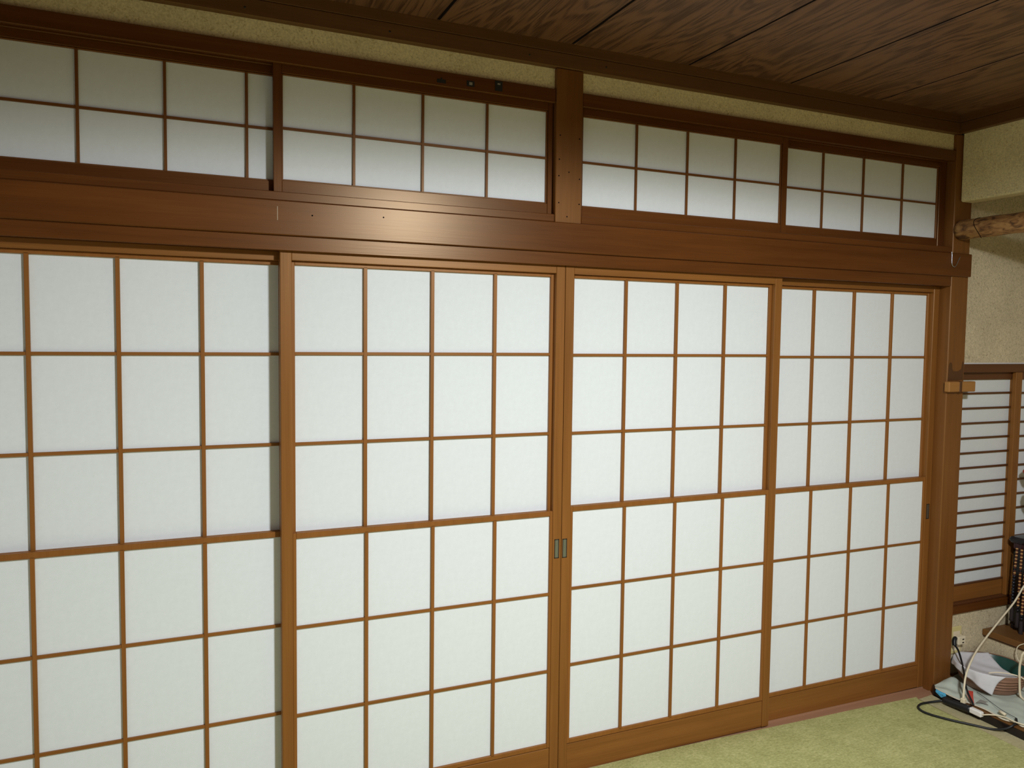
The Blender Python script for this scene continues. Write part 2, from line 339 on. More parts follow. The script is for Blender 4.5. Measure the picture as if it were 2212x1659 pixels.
# posts
PF = -0.042
p1 = empty('pillar', (0.0255, 0, 1.95), 'short square wooden post between the left and right transom windows', None, 'structure')
box('post_shaft', -0.025, 0.076, PF, 0.10, 1.953, 2.4665, M['post_z'], p1, 0.0025)
for x, z in [(-0.013, 2.11), (0.066, 2.105), (-0.012, 2.02), (0.066, 2.02), (0.02, 1.975), (-0.01, 2.245), (0.064, 2.24), (-0.012, 2.165), (0.025, 2.125)]:
    lathe('nail_hole', [(0, 0), (0.0026, 0.0), (0.0026, -0.0012), (0, -0.0012)], (x, PF - 0.0003, z), M['black_gap'], p1, 8).rotation_euler = (math.pi / 2, 0, 0)
p2 = empty('pillar.001', (1.975, 0, -0.03), 'tall square corner post of brown wood beside the alcove', None, 'structure')
box('post_shaft', 1.922, 2.031, PF, 0.07, -0.035, 2.4665, M['post_z'], p2, 0.003)
poly_obj('tape_mark', [(x, -0.0424, z) for x, z in [(1.926, 1.393), (2.024, 1.397), (2.026, 1.470), (2.020, 1.482), (2.014, 1.470), (2.010, 1.446), (1.992, 1.436), (1.960, 1.436), (1.953, 1.446), (1.951, 1.466), (1.944, 1.476), (1.936, 1.474), (1.929, 1.462)]], [tuple(range(13))], M['stain'], p2, None, False, 0.0006)['label'] = 'darker U-shaped stain left on the post'

# rails of the transom (head rail, sill) and the big beam
t3 = empty('trim_3', (0, 0, 2.351), 'slim brown head rail above the transom paper windows', None, 'structure')
for a, b in ((XL, -0.026), (0.077, 1.921)):
    boxes('head_rail', [(a, b, -0.038, -0.0235, 2.351, 2.397), (a, b, -0.03, 0.10, 2.3615, 2.396), (a, b, -0.0015, 0.0025, 2.352, 2.37), (a, b, 0.024, 0.10, 2.352, 2.37)], M['beam_x'], t3, 0.002)
t4 = empty('trim_4', (0, 0, 1.953), 'brown sill rail under the transom paper windows on top of the wide beam', None, 'structure')
box('sill_rail', XL, -0.026, -0.040, 0.10, 1.955, 1.981, M['beam_x'], t4, 0.002)
box('sill_rail', 0.077, 1.921, -0.040, 0.10, 1.955, 1.981, M['beam_x'], t4, 0.002)
t5 = box('trim_5', XL, 2.031, -0.055, -0.0425, 1.853, 1.953, M['beam_x'], None, 0.0025)
tag(t5, 'wide shiny brown horizontal beam between the transom windows and the sliding doors', None, 'structure')
box('scratch', -0.935, -0.934, -0.0552, -0.0549, 1.895, 1.935, M['hem'], t5)
for x, z in [(-0.835, 1.915), (-0.62, 1.925)]:
    lathe('nail_hole', [(0, 0), (0.0025, 0.0), (0.0025, -0.001), (0, -0.001)], (x, -0.0552, z), M['black_gap'], t5, 8).rotation_euler = (math.pi / 2, 0, 0)
t6 = empty('trim_6', (0, 0, 1.81), 'brown grooved head rail the sliding paper doors run in', None, 'structure')
boxes('door_head_rail', [(XL, 1.921, -0.042, -0.0235, 1.810, 1.954), (XL, 1.921, 0.0105, 0.0125, 1.810, 1.954), (XL, 1.921, 0.0475, 0.10, 1.810, 1.954), (XL, 1.921, -0.03, 0.09, 1.822, 1.954)], M['beam_x'], t6, 0.001)
# floor track
t7 = empty('trim_7', (0, 0, -0.02), 'pinkish brown grooved wooden floor track under the sliding doors', None, 'structure')
def track(x0, x1, y0, y1, top):
    return [(x0, y0, floor_z(x0) + top), (x1, y0, floor_z(x1) + top), (x1, y1, floor_z(x1) + top), (x0, y1, floor_z(x0) + top)]
for y0, y1, tp in [(-0.090, -0.0225, -0.004), (-0.0225, 0.010, -0.007), (0.010, 0.0145, -0.001), (0.0145, 0.047, -0.007), (0.047, 0.10, -0.001)]:
    q = track(XL, 1.9215, y0, y1, tp)
    poly_obj('track_strip', q + [(x, y, z - 0.03) for x, y, z in q], [[0, 1, 2, 3], [4, 5, 6, 7]] + [[i, (i + 1) % 4, 4 + (i + 1) % 4, 4 + i] for i in range(4)], M['track_x'], t7)

# ------------------------------------------------------------------ sliding paper doors
def sash(kind, parent, x0, x1, z0, z1, face, depth, rows, cols, fr, m, mh, paper, mat_v, mat_h):
    """lattice sash: frame mesh with muntins and paper panes as its children"""
    f = boxes(kind, [(x0, x0 + fr[0], face, face + depth, z0, z1), (x1 - fr[0], x1, face, face + depth, z0, z1),
                     (x0 + fr[0], x1 - fr[0], face, face + depth, z1 - fr[1], z1), (x0 + fr[0], x1 - fr[0], face, face + depth, z0, z0 + fr[2])], mat_v, parent, 0.0012,
              base=((x0 + x1) / 2, face, z0))
    ix0, ix1, iz0, iz1 = x0 + fr[0], x1 - fr[0], z0 + fr[2], z1 - fr[1]
    for c in cols: box('muntin', c - m / 2, c + m / 2, face, face + depth - 0.001, iz0 - 0.003, iz1 + 0.003, mat_v, f, 0.0006)
    for r in rows: box('muntin', ix0 - 0.003, ix1 + 0.003, face + 0.0015, face + depth - 0.001, r - mh / 2, r + mh / 2, mat_h, f, 0.0006)
    xs = [ix0 - 0.002] + list(cols) + [ix1 + 0.002]; zs = [iz0 - 0.002] + sorted(rows) + [iz1 + 0.002]
    for a, b in zip(xs, xs[1:]):
        for c, d in zip(zs, zs[1:]):
            box('paper_pane', a, b, face + depth - 0.0008, face + depth + 0.0004, c, d, paper, f)
    return f
def door(n, label, xl, xr, y0, c, zu, zl, zb, pull_x, pull_z):
    """c: column muntin positions, y0: face of the stiles"""
    D = empty('door_%d' % n, ((xl + xr) / 2, y0 + 0.016, 0), label, None, 'structure')
    st = 0.034; y1 = y0 + 0.031; zbot = floor_z((xl + xr) / 2) - 0.004
    zt = 1.8165
    for a, b in ((xl, xl + st), (xr - st, xr)): box('stile', a, b, y0, y1, zbot, zt, M['frame_z'], D, 0.0016)
    box('top_rail', xl + st, xr - st, y0 + 0.001, y1, 1.784, zt, M['frame_x'], D, 0.0014)
    box('kickboard', xl + st, xr - st, y0 + 0.003, y1 - 0.004, zbot, zb - 0.0182, M['frame_x'], D, 0.0014)
    zm = 0.951 + zl
    sash('upper_sash', D, xl + st, xr - st, zm - 0.004, 1.784, y0 + 0.020, 0.011, [1.5017 + zu, 1.2246 + zu], c, (0.0115, 0.012, 0.012), 0.0113, 0.0094, M['paper'], M['muntin_z'], M['muntin_x'])
    sash('lower_sash', D, xl + st, xr - st, zb - 0.0155, zm + 0.009, y0 + 0.002, 0.009, [0.664 + zl, 0.3856 + zl], c, (0.0105, 0.0175, 0.0155), 0.0113, 0.0094, M['paper'], M['muntin_z'], M['muntin_x'])
    h = boxes('door_pull', [(pull_x - 0.009, pull_x + 0.009, y0 - 0.0008, y0 + 0.0005, pull_z - 0.034, pull_z - 0.031), (pull_x - 0.009, pull_x + 0.009, y0 - 0.0008, y0 + 0.0005, pull_z + 0.031, pull_z + 0.034),
                            (pull_x - 0.009, pull_x - 0.006, y0 - 0.0008, y0 + 0.0005, pull_z - 0.034, pull_z + 0.034), (pull_x + 0.006, pull_x + 0.009, y0 - 0.0008, y0 + 0.0005, pull_z - 0.034, pull_z + 0.034)], M['pull_dark'], D, base=(pull_x, y0, pull_z))
    h['label'] = 'dark framed recessed metal door pull'
    box('pull_plate', pull_x - 0.006, pull_x + 0.006, y0 - 0.0003, y0 + 0.0006, pull_z - 0.031, pull_z + 0.031, M['pull'], h)
    return D
YF, YK = -0.020, 0.0122
door(1, 'white paper sliding door at the far left, half hidden behind its neighbour', -1.836, -0.876, YK, (-1.5800, -1.3592, -1.1385), 0.001, -0.0012, 0.118, -1.82, 0.82)
door(2, 'white paper sliding door left of the two meeting stiles, in front of its left neighbour', -0.924, 0.0295, YF, (-0.6625, -0.4425, -0.2225), 0.0034, -0.0034, 0.119, 0.0115, 0.822)
door(3, 'white paper sliding door right of the two meeting stiles, in front of its right neighbour', 0.0310, 0.9925, YF, (0.2895, 0.5112, 0.7330), 0.001, 0.0069, 0.1195, 0.043, 0.821)
door(4, 'white paper sliding door nearest the corner post, behind its left neighbour', 0.9560, 1.9215, YK, (1.2145, 1.4372, 1.6600), -0.0054, -0.0023, 0.107, 1.905, 0.80)

# ------------------------------------------------------------------ transom paper windows
def transom(n, label, cols, x0, x1, s0, s1, y0):
    D = empty('window_%d' % n, ((x0 + x1) / 2, y0 + 0.010, 1.98), label, None, 'structure')
    xl, xr = x0 + s0, x1 - s1
    for a, b in ((x0, xl), (xr, x1)): box('stile', a, b, y0, y0 + 0.020, 1.9815, 2.361, M['beam_z'], D, 0.0012)
    box('top_rail', xl, xr, y0 + 0.0015, y0 + 0.020, 2.3285, 2.361, M['beam_x'], D, 0.001)
    box('bottom_rail', xl, xr, y0 + 0.0015, y0 + 0.020, 1.9815, 2.0175, M['beam_x'], D, 0.001)
    sash('lattice_sash', D, xl, xr, 2.0175, 2.3285, y0 + 0.007, 0.0085, [2.171], cols, (0.004, 0.004, 0.0045), 0.0080, 0.0078, M['paper'], M['transom_z'], M['transom_x'])
    return D
transom(1, 'left transom paper window, partly behind the second one', (-1.449, -1.231, -1.012), -1.690, -0.772, 0.022, 0.022, 0.003)
transom(2, 'second transom paper window, left of the short post', (-0.702, -0.483, -0.264), -0.941, -0.0285, 0.0245, 0.0165, -0.022)
transom(3, 'third transom paper window, right of the short post', (0.311, 0.531, 0.751), 0.0765, 0.998, 0.0125, 0.0245, -0.022)
transom(4, 'transom paper window next to the corner post', (1.215, 1.438, 1.665), 0.966, 1.9205, 0.0245, 0.040, 0.003)

# ------------------------------------------------------------------ alcove at the right
kb = box('wall_right', 1.9535, 2.03, YB, -0.043, 2.177, 2.55, M['plaster'], None, 0.006)
tag(kb, 'hanging wall of sandy plaster above the bark-covered log', None, 'structure')
# log lintel
lg = empty('log_lintel', (1.9625, -0.05, 2.055), 'round bark-covered log running from the corner post under the hanging wall', 'log', 'structure')
lp = []; R0 = 0.0425
pth = [(1.9625, -0.0425 - 0.16 * k, 2.055) for k in range(0, 14)]
lobj = tube('log_body', pth, R0, M['bark'], lg, 20, 6, True, [R0 * (1 + 0.025 * math.sin(i * 1.3) + 0.02 * math.sin(i * 0.41)) for i in range(6 * 13 + 1)])
tube('bark_crack', [(1.9625 + 0.0432 * math.cos(a), -0.142 - 0.012 * math.sin(2 * a), 2.055 + 0.0432 * math.sin(a)) for a in [math.pi * 0.55 + i * math.pi * 0.1 for i in range(11)]], 0.0013, M['black_gap'], lg, 5, 3)
# side wall of the alcove, in the plane of the paper doors
wa = empty('wall_alcove', (2.5, 0.02, 0), 'sandy beige plaster side wall of the alcove with a paper window', None, 'structure')
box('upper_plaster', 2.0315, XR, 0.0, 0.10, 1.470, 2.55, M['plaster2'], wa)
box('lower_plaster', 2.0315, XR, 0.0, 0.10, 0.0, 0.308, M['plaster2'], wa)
box('plaster_bead', 2.0315, XR, -0.003, 0.02, 1.4655, 1.4715, M['cloth'], wa, 0.0015)
wb = box('wall_alcove_back', 2.95, 3.05, YB, 0.0, 0.0, 2.55, M['plaster2']); tag(wb, 'plaster back wall of the alcove outside the view', None, 'structure')
w5 = empty('window_5', (2.5, 0.0, 0.308), 'low paper window with close horizontal bars in the alcove side wall', None, 'structure')
box('window_head', 2.0315, XR - 0.1, -0.006, 0.10, 1.427, 1.4655, M['dark_x'], w5, 0.002)
box('window_sill', 2.0315, XR - 0.1, -0.012, 0.10, 0.308, 0.344, M['beam_x'], w5, 0.002)
box('window_sill_step', 2.0315, XR - 0.1, 0.004, 0.10, 0.344, 0.352, M['dark_x'], w5, 0.001)
def slat_sash(name, xl, xr, y, sl, sr, zs, zt, zb, lab):
    s = empty(name, ((xl + xr) / 2, y, 0.352)); s.parent = w5; s.location = s.location - WL[w5.name]; s['label'] = lab
    box('stile', xl, xl + sl, y, y + 0.02, 0.352, 1.427, M['frame_z'], s, 0.0015)
    box('stile', xr - sr, xr, y, y + 0.02, 0.352, 1.427, M['frame_z'], s, 0.0015)
    box('top_rail', xl + sl, xr - sr, y + 0.001, y + 0.02, zt, 1.427, M['dark_x'], s, 0.001)
    box('bottom_rail', xl + sl, xr - sr, y + 0.001, y + 0.02, 0.352, zb, M['frame_x'], s, 0.0015)
    box('bottom_bead', xl + sl, xr - sr, y + 0.0015, y + 0.014, zb, zb + 0.009, M['dark_x'], s, 0.001)
    for z in zs: box('slat', xl + sl - 0.002, xr - sr + 0.002, y + 0.004, y + 0.012, z - 0.0045, z + 0.0045, M['dark_x'], s, 0.001)
    zz = [zb + 0.006] + sorted(zs) + [zt + 0.002]
    for a, b in zip(zz, zz[1:]): box('paper_pane', xl + sl - 0.004, xr - sr + 0.004, y + 0.012, y + 0.013, a, b, M['paper_side'], s)
slat_sash('left_sash', 2.02, 2.50, 0.022, 0.03, 0.043, [1.328 - 0.0697 * k for k in range(13)], 1.392, 0.424, 'rear sash of horizontal bars next to the corner post')
slat_sash('right_sash', 2.450, 2.93, 0.0, 0.045, 0.045, [1.327 - 0.0692 * k for k in range(13)], 1.392, 0.430, 'front sash of horizontal bars away from the post')

# raised alcove floor
TZ = 0.022
fa = empty('floor_alcove', (2.4, -1, 0.0), 'raised brown alcove floor board with a black front edge', None, 'structure')
fe = [(1.9225, 0.0), (1.9225, PF - 0.001), (1.895, -0.068), (1.871, -0.30), (1.868, YB)]
av = fe + [(2.95, YB), (2.95, 0.0)]; n = len(av)
poly_obj('alcove_board', [(x, y, TZ) for x, y in av] + [(x, y, -0.05) for x, y in av], [list(range(n)), list(range(n, 2 * n))] + [[i, (i + 1) % n, n + (i + 1) % n, n + i] for i in range(n)], M['step_y'], fa, base=(2.4, -1, 0))
ev = [(x - d, y, z) for (x, y) in fe[1:] for z in (TZ - 0.003, -0.06) for d in (0.0, 0.006)]
poly_obj('front_edge', ev, [(0, 1, 5, 4), (4, 5, 9, 8), (1, 3, 7, 5), (5, 7, 11, 9), (3, 2, 6, 7), (7, 6, 10, 11), (2, 0, 4, 6), (6, 4, 8, 10), (0, 2, 3, 1), (8, 9, 13, 12), (9, 11, 15, 13), (11, 10, 14, 15), (10, 8, 12, 14), (12, 13, 15, 14)], M['lacquer'], fa)['label'] = 'black front edge of the alcove step'

# unseen rest of the room, its wall colours picked to bounce light
wl = box('wall_left', XL - 0.1, XL, YB, 0.1, 1.78, 2.6, M['fusuma']); box('papered_doors', XL - 0.1, XL, YB, 0.1, -0.05, 1.78, M['fusuma_white'], wl); tag(wl, 'pale papered wall on the left, outside the view', None, 'structure')
wk = box('wall_back', XL, XR, YB - 0.1, YB, -0.05, 2.6, M['fusuma']); tag(wk, 'pale papered wall behind the camera, outside the view', None, 'structure')

# ------------------------------------------------------------------ small things on the beams and post
hk = tube('wall_hook', [(1.897, -0.0565, 1.957), (1.8985, -0.0575, 1.945), (1.8985, -0.058, 1.925), (1.8995, -0.0585, 1.905), (1.906, -0.0595, 1.894), (1.916, -0.060, 1.8925), (1.925, -0.0605, 1.901), (1.934, -0.061, 1.918), (1.944, -0.062, 1.937)], 0.0016, M['steel'], None, 8, 8)
tag(hk, 'bent steel wire hook hanging at the right end of the wide beam', 'hook')
pg = empty('wooden_peg', (1.98, -0.052, 1.366), 'short pale wooden peg bar fixed across the corner post above the paper window', 'peg')
box('peg_bar', 1.905, 2.075, -0.068, -0.0425, 1.345, 1.391, M['peg'], pg, 0.003)
box('peg_band', 1.970, 1.986, -0.0695, -0.0425, 1.344, 1.392, M['stain'], pg, 0.001)['label'] = 'darker worn band around the peg'
def tape(name, quads, lab, extra=None):
    t = boxes(name, [(a, b, -0.0396, -0.0378, c, d) for a, b, c, d in quads], M['tape']); tag(t, lab, 'tape residue', None, 'dark patches on the transom head rail')
    if extra: box('grey_fleck', extra[0], extra[1], -0.0402, -0.0395, extra[2], extra[3], M['silver'], t)
tape('tape_patch', [(-0.4455, -0.4165, 2.3605, 2.3715), (-0.4330, -0.4290, 2.3715, 2.3765)], 'black torn tape scrap on the transom head rail, leftmost of three and lowest')
tape('tape_patch', [(-0.3460, -0.3195, 2.3630, 2.3800)], 'grey-centred black tape patch, middle of the three on the transom head rail', (-0.338, -0.327, 2.367, 2.376))
tape('tape_patch', [(-0.2480, -0.2225, 2.3615, 2.3930)], 'tallest black tape patch on the transom head rail, nearest the short post', (-0.240, -0.230, 2.381, 2.386))

# wall outlet with adaptor and plug
ol = empty('wall_outlet', (2.11, -0.004, 0.18), 'ivory outlet plate low on the alcove wall beside the corner post', 'outlet')
box('outlet_plate', 2.075, 2.142, -0.006, 0.0, 0.120, 0.246, M['ivory'], ol, 0.002)
box('outlet_insert', 2.086, 2.131, -0.0075, -0.006, 0.135, 0.225, M['cream'], ol, 0.001)
ad = empty('plug_adaptor', (2.112, -0.03, 0.185), 'cream cube-shaped plug adaptor stuck into the wall outlet', 'adaptor')
box('adaptor_body', 2.084, 2.132, -0.037, -0.0075, 0.171, 0.210, M['cream'], ad, 0.004)
for z in (0.179, 0.194): box('adaptor_slot', 2.108, 2.120, -0.0376, -0.0365, z, z + 0.005, M['black_gap'], ad)
kp = empty('black_power_cord', (2.07, -0.06, 0.2), 'black power cord hanging from the adaptor over the white cloth', 'cord')
tube('plug_head', [(2.0835, -0.020, 0.200), (2.077, -0.022, 0.199), (2.069, -0.026, 0.188), (2.065, -0.031, 0.172)], 0.0095, M['black'], kp, 10, 4)
tube('cord', [(2.066, -0.030, 0.174), (2.058, -0.055, 0.160), (2.022, -0.100, 0.132), (1.965, -0.155, 0.110), (1.927, -0.190, 0.084), (1.897, -0.226, 0.062), (1.874, -0.262, 0.044), (1.862, -0.278, 0.038)], 0.0042, M['black'], kp, 8, 8)

# wall shelf with the black altar stand
sh = empty('wall_ledge', (2.6, -0.3, TZ), 'raised plaster ledge with a thick brown wooden top board in the alcove', 'ledge', 'structure')
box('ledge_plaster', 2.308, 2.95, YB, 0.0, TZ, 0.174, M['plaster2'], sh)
box('ledge_board', 2.291, 2.95, YB, -0.0005, 0.180, 0.210, M['step_y'], sh, 0.004)
box('ledge_batten', 2.301, 2.95, YB, -0.0005, 0.172, 0.181, M['stain'], sh, 0.001)  # dark strip standing in for the shade beneath the board's nosing
sd = empty('altar_stand', (2.65, -0.3, 0.21), 'black lacquered altar stand at the right edge, on the brown ledge board', 'stand')
box('stand_top', 2.408, 2.945, -0.62, -0.026, 0.622, 0.652, M['lacquer'], sd, 0.010)
box('stand_apron', 2.421, 2.94, -0.61, -0.045, 0.596, 0.622, M['lacquer_red'], sd, 0.002)
box('stand_side', 2.440, 2.46, -0.60, -0.050, 0.210, 0.597, M['lacquer'], sd, 0.002)
box('stand_back', 2.46, 2.94, -0.07, -0.05, 0.210, 0.597, M['lacquer'], sd, 0.002)
box('stand_foot', 2.428, 2.94, -0.605, -0.045, 0.2101, 0.232, M['lacquer'], sd, 0.003)

# prayer beads on the stand's left edge
def bead_mesh(name, mat, sx, sz):
    bm = bmesh.new(); bmesh.ops.create_uvsphere(bm, u_segments=10, v_segments=6, radius=0.5)
    for v in bm.verts: v.co = Vector((v.co.x * sx, v.co.y * sx, v.co.z * sz))
    me = mesh_from_bm(bm, name, True); me.materials.append(mat); return me
B_TAN = bead_mesh('bead_tan', M['bead_tan'], 0.0125, 0.0075); B_BRN = bead_mesh('bead_brown', M['bead_brown'], 0.0125, 0.0075); B_BLK = bead_mesh('bead_black', M['bead_black'], 0.0155, 0.015); B_SM = bead_mesh('bead_small', M['bead_black'], 0.009, 0.009)
def beads(label, x, y, ztop, zblack, zend, tassel, k):
    t = empty('prayer_beads', (x, y, ztop), label, 'prayer beads', None, 'prayer beads hanging from the black stand')
    z = ztop; i = 0
    sway = lambda zz: (0.003 * math.sin((zz + k) * 9), -0.006 * math.sin((zz - ztop) * 6 + k))
    def put(me, zz):
        dx, dy = sway(zz); link(bpy.data.objects.new('bead', me), t, (x + dx, y + dy, zz))
    while z > zblack:
        put(B_SM if (i % 13) == 12 else (B_TAN if i % 2 == 0 else B_BRN), z); z -= 0.0082 if (i % 13) != 12 else 0.009; i += 1
    while z > zend:
        put(B_BLK, z); z -= 0.0150
    dx, dy = sway(z)
    tube('cord', [(x - 0.001, y, ztop + 0.034), (x + sway(ztop)[0], y, ztop - 0.05), (x + dx, y + dy, z)], 0.0012, M['tassel'], t, 5, 4)
    lathe('tassel', [(0, 0.004), (0.006, 0.003), (0.008, -0.006), (0.0085, -tassel * 0.8), (0.0095, -tassel), (0.004, -tassel - 0.003), (0, -tassel - 0.003)], (x + dx, y + dy, z), M['tassel'], t, 12)
beads('leftmost string of tan prayer beads with black beads below, shortest of the three', 2.400, -0.074, 0.602, 0.478, 0.335, 0.062, 0.2)
beads('middle string of striped tan prayer beads with a long tassel', 2.399, -0.096, 0.602, 0.330, 0.305, 0.066, 1.4)
beads('rightmost string of prayer beads at the edge of the picture, hanging lowest', 2.398, -0.1145, 0.602, 0.300, 0.268, 0.062, 2.3)
# vase with a red flower on the stand
vz = empty('flower_vase', (2.500, -0.115, 0.652), 'white vase with a red flower at the right edge, on the black stand', 'vase')
lathe('vase_body', [(0, 0.0), (0.030, 0.0), (0.034, 0.008), (0.022, 0.03), (0.020, 0.10), (0.030, 0.135), (0.058, 0.165), (0.066, 0.195), (0.060, 0.22), (0.028, 0.238), (0.022, 0.25), (0.030, 0.262), (0.024, 0.262), (0.016, 0.25), (0, 0.24)], (2.500, -0.115, 0.652), M['white'], vz, 28)
lathe('flower', [(0, 0.27), (0.03, 0.268), (0.066, 0.285), (0.078, 0.31), (0.062, 0.332), (0.03, 0.342), (0, 0.343)], (2.500, -0.115, 0.652), M['red'], vz, 20, True, lambda a, z: 1 + 0.10 * math.sin(7 * a))
tube('flower_stem', [(2.500, -0.115, 0.652 + 0.24), (2.501, -0.115, 0.652 + 0.29)], 0.004, M['green_glaze'], vz, 6, 2)

# ------------------------------------------------------------------ clutter on the alcove floor
# pale folded sheet
low = [(1.879, -0.084), (1.874, -0.120), (1.871, -0.160), (1.872, -0.205), (1.886, -0.255), (1.892, -0.310), (1.886, -0.352), (1.878, -0.396), (1.898, -0.435), (1.892, -0.466), (1.915, -0.480), (1.93, -0.56)]
upp = [(1.905, -0.060), (1.960, -0.056), (2.010, -0.055), (2.060, -0.03), (2.120, -0.016), (2.180, -0.015), (2.240, -0.015), (2.300, -0.02), (2.36, -0.08), (2.40, -0.20), (2.42, -0.35), (2.42, -0.55)]
def lerp(poly, s):
    k = s * (len(poly) - 1); i = min(int(k), len(poly) - 2); t = k - i
    return (poly[i][0] * (1 - t) + poly[i + 1][0] * t, poly[i][1] * (1 - t) + poly[i + 1][1] * t)
NS, NT = 44, 26; sv = []; sf = []
for i in range(NS + 1):
    for j in range(NT + 1):
        s, t = i / NS, j / NT; a = lerp(low, s); b = lerp(upp, s)
        x, y = a[0] * (1 - t) + b[0] * t, a[1] * (1 - t) + b[1] * t
        e = min(1, t * 9) * min(1, (1 - t) * 6)
        z = TZ + 0.0035 + 0.006 * e + 0.0022 * e * (math.sin(x * 90 + y * 40) + math.sin(y * 70 - x * 31)) + 0.022 * math.exp(-((x - 1.985) ** 2 / 0.0018 + (y + 0.085) ** 2 / 0.0016))
        rb = math.hypot(x - 2.14, y + 0.155)
        if rb < 0.14: z = TZ + 0.0035 + (z - TZ - 0.0035) * max(0.0, (rb - 0.115) / 0.025)
        sv.append((x, y, z))
for i in range(NS):
    for j in range(NT):
        a = i * (NT + 1) + j; sf.append((a, a + NT + 1, a + NT + 2, a + 1))
bag = empty('vinyl_sheet', (2.1, -0.25, TZ), 'pale green crumpled sheet spread on the alcove floor under the brown bowl', 'sheet')
poly_obj('sheet_body', sv, sf, M['sheet'], bag, (2.1, -0.25, TZ), True, 0.0012)
tube('sheet_hem', [(x + 0.001, y, TZ + 0.005) for x, y in low], 0.0034, M['hem'], bag, 6, 4)
poly_obj('blue_corner', [(1.884, -0.086, 0.0285), (1.870, -0.142, 0.0285), (1.8632, -0.150, 0.021), (1.8628, -0.128, 0.005), (1.8640, -0.098, 0.018)], [(0, 1, 2, 3, 4)], M['blue'], bag, None, False, 0.0012)['label'] = 'bright blue printed corner of the sheet'
poly_obj('red_stripe', [(1.970, -0.166, 0.0365), (1.984, -0.188, 0.0375), (1.930, -0.228, 0.0365), (1.888, -0.262, 0.0345), (1.882, -0.252, 0.0345), (1.925, -0.204, 0.0365)], [(0, 1, 2, 3, 4, 5)], M['red'], bag, None, False, 0.0012)['label'] = 'red printed stripe of the sheet'
poly_obj('grey_print', [(1.942, -0.252, 0.036), (1.952, -0.280, 0.036), (1.936, -0.276, 0.036), (1.925, -0.300, 0.036), (1.918, -0.272, 0.036), (1.900, -0.262, 0.035), (1.924, -0.256, 0.036)], [(0, 1, 2, 3, 4, 5, 6)], M['silver'], bag, None, False, 0.001)
wr = tube('thin_black_wire', [(1.985, -0.205, 0.041), (1.965, -0.262, 0.040), (1.930, -0.345, 0.040), (1.918, -0.395, 0.040), (1.917, -0.428, 0.038)], 0.0011, M['black'], None, 6, 6)
tag(wr, 'thin black wire lying on the pale sheet in front of the bowl', 'wire')

# bowl
BC = Vector((2.142, -0.156, TZ + 0.004)); RB = 0.146
bw = empty('clay_bowl', BC, 'brown ribbed clay bowl with a dark green inside, on the pale sheet', 'bowl')
prof = [(0, 0.0), (0.106, 0.0), (0.112, 0.006), (0.118, 0.020)]
for k in range(4):
    z = 0.026 + k * 0.014; r = 0.121 + k * 0.0052
    prof += [(r - 0.001, z), (r + 0.0052, z + 0.003), (r + 0.0056, z + 0.007), (r + 0.0012, z + 0.0115)]
prof += [(0.143, 0.086), (RB, 0.093), (0.144, 0.0965), (0.139, 0.094)]
notch = lambda a, z: 1 + (0.07 * math.exp(-((a - 5.55) / 0.16) ** 2) - 0.05 * math.exp(-((a - 5.98) / 0.12) ** 2) if z > 0.06 else 0)
lathe('bowl_body', prof, BC, M['clay'], bw, 64, True, notch)
lathe('bowl_glaze', [(0.1405, 0.0925), (0.132, 0.075), (0.118, 0.040), (0.098, 0.018), (0.05, 0.013), (0, 0.012)], BC, M['green_glaze'], bw, 64, True, notch)['label'] = 'dark green glazed inside of the bowl'
# white cloth draped over the bowl's left half
def drape(u, v):
    A = Vector((-0.128, 0.124)); K = Vector((-0.02, 0.150)); B = Vector((0.112, 0.092))
    D = Vector((0.005, -0.138)); E = Vector((-0.088, -0.124)); Fp = Vector((-0.190, -0.146))
    q3 = lambda a, b, c, t: a * ((1 - t) * (1 - 2 * t)) + b * (4 * t * (1 - t)) + c * (t * (2 * t - 1))
    p = q3(A, K, B, u) * (1 - v) + q3(Fp, E, D, u) * v + Vector((-0.040, -0.010)) * (4 * v * (1 - v) * (1 - u) ** 2)
    rho = p.length; d = p.normalized() if rho > 1e-5 else Vector((1, 0)); R = RB + 0.0035; zr = 0.1005
    ang = math.atan2(d.y, d.x); rip = 0.0035 * math.sin(ang * 9 + 0.6) + 0.002 * math.sin(ang * 17)
    if rho < R:
        q = rho / R; z = zr - 0.036 * (1 - q ** 2.2) + 0.0028 * math.sin(p.x * 70 + p.y * 38) * (1 - q) ; xy = p
    else:
        h = rho - R; xy = d * (R + 0.004 * (1 - math.exp(-h * 90)) + rip * min(1, h * 25) + 0.10 * h * max(0, math.sin(ang * 3 + 1))); z = zr - h * 0.96
    return (BC.x + xy.x, BC.y + xy.y, BC.z + max(z, 0.014))
NU = 40; cv = [drape(i / NU, j / NU) for i in range(NU + 1) for j in range(NU + 1)]
cf = [(i * (NU + 1) + j, (i + 1) * (NU + 1) + j, (i + 1) * (NU + 1) + j + 1, i * (NU + 1) + j + 1) for i in range(NU) for j in range(NU)]
cl = poly_obj('white_cloth', cv, cf, M['cloth'], None, BC, True, 0.0012)
tag(cl, 'white cloth draped over the left half of the brown bowl', 'cloth')

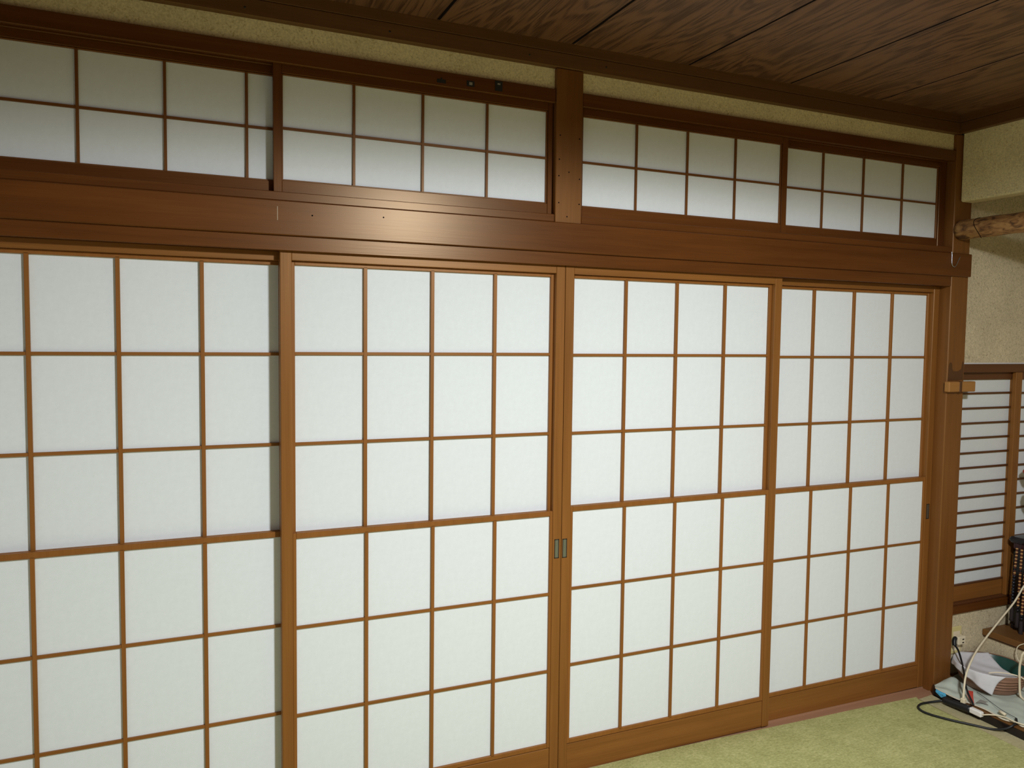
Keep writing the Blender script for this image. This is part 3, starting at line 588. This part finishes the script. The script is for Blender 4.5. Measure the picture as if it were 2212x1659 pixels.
# extension tap and its black cable loop on the mat
tp = empty('extension_tap', (1.85, -0.215, 0.0), 'black extension socket lying at the alcove step with a looped black cable', 'extension cord')
tube('tap_body', [(1.8520, -0.150, 0.005), (1.8515, -0.158, 0.006), (1.8510, -0.190, 0.009), (1.8500, -0.270, 0.018), (1.8500, -0.272, 0.018)], 0.0125, M['black'], tp, 10, 4, True, [0.006, 0.0115, 0.013, 0.0145] + [0.0155] * 13)
tube('tap_ridge', [(1.8490, -0.182, 0.0225), (1.847, -0.268, 0.0325)], 0.003, M['black'], tp, 6, 4)
z0 = lambda x: floor_z(x) + 0.0058
lp = [(1.852, -0.152, 0.005), (1.835, -0.140, 0.0), (1.795, -0.122, -0.008), (1.750, -0.120, -0.008), (1.712, -0.135, -0.008), (1.694, -0.165, -0.008), (1.700, -0.205, -0.008), (1.735, -0.268, -0.008), (1.785, -0.336, -0.008), (1.825, -0.392, -0.006), (1.848, -0.430, 0.010), (1.868, -0.444, 0.026), (1.895, -0.440, 0.030), (1.915, -0.425, 0.036)]
lp = [(x, y, max(z, z0(x))) for x, y, z in lp]
tube('tap_cable', lp, 0.0048, M['black'], tp, 8, 8)
# white plug with its cord
wp = empty('white_plug', (1.87, -0.29, 0.03), 'white plug pushed into the end of the black extension socket', 'plug')
boxes('plug_body', [(1.839, 1.861, -0.328, -0.2735, 0.008, 0.031)], M['white'], wp, 0.004)
tube('plug_cord', [(1.850, -0.328, 0.020), (1.860, -0.352, 0.030), (1.876, -0.375, 0.034), (1.885, -0.402, 0.037), (1.882, -0.432, 0.037), (1.893, -0.466, 0.036), (1.93, -0.52, 0.036)], 0.0028, M['cream'], wp, 8, 8)
cn = tube('inline_connector', [(1.896, -0.368, 0.0455), (1.889, -0.398, 0.0455)], 0.0058, M['cream'], None, 10, 2); tag(cn, 'small cream inline connector on the pale sheet near the white plug', 'connector')
# long cream cable with its plug
cc = empty('cream_cable', (1.9, -0.2, 0.03), 'long cream cable running from the black stand down to the extension socket', 'cable')
tube('cable', [(2.402, -0.150, 0.470), (2.386, -0.128, 0.443), (2.327, -0.124, 0.372), (2.231, -0.127, 0.304), (2.121, -0.142, 0.244), (2.027, -0.166, 0.206), (1.951, -0.192, 0.171), (1.907, -0.206, 0.128), (1.886, -0.216, 0.090), (1.870, -0.226, 0.064)], 0.0041, M['cream'], cc, 8, 8)
tube('strain_relief', [(1.872, -0.225, 0.067), (1.860, -0.233, 0.048)], 0.005, M['cream'], cc, 8, 8, True, [0.0042 + 0.0012 * (i % 2) for i in range(9)])
boxes('plug_body', [(1.848, 1.866, -0.246, -0.226, 0.0285, 0.050)], M['cream'], cc, 0.003)
c2 = tube('thin_cream_cord', [(2.30, -0.228, 0.222), (2.286, -0.205, 0.212), (2.280, -0.184, 0.195), (2.279, -0.176, 0.172), (2.280, -0.177, 0.150), (2.281, -0.190, 0.126), (2.290, -0.225, 0.108), (2.31, -0.26, 0.10)], 0.0021, M['cream'], None, 8, 8)
tag(c2, 'thin cream cord curling over the edge of the brown ledge board', 'cord')
c3 = tube('thick_cream_cable', [(2.16, -0.34, 0.27), (2.12, -0.312, 0.237), (2.118, -0.302, 0.202), (2.118, -0.298, 0.159), (2.12, -0.300, 0.097), (2.12, -0.305, 0.050), (2.118, -0.318, 0.038), (2.10, -0.36, 0.036)], 0.0048, M['cream'], None, 8, 8)
tag(c3, 'thick cream cable standing up right of the bowl at the picture edge', 'cable')
c4 = tube('cloth_cord', [(2.050, -0.208, 0.1170), (2.075, -0.232, 0.1250), (2.108, -0.268, 0.127), (2.130, -0.300, 0.121), (2.14, -0.335, 0.105), (2.15, -0.38, 0.07), (2.16, -0.42, 0.040)], 0.0028, M['cream'], None, 8, 8)
tag(c4, 'tan cord arching over the front rim of the bowl across the cloth', 'cord')
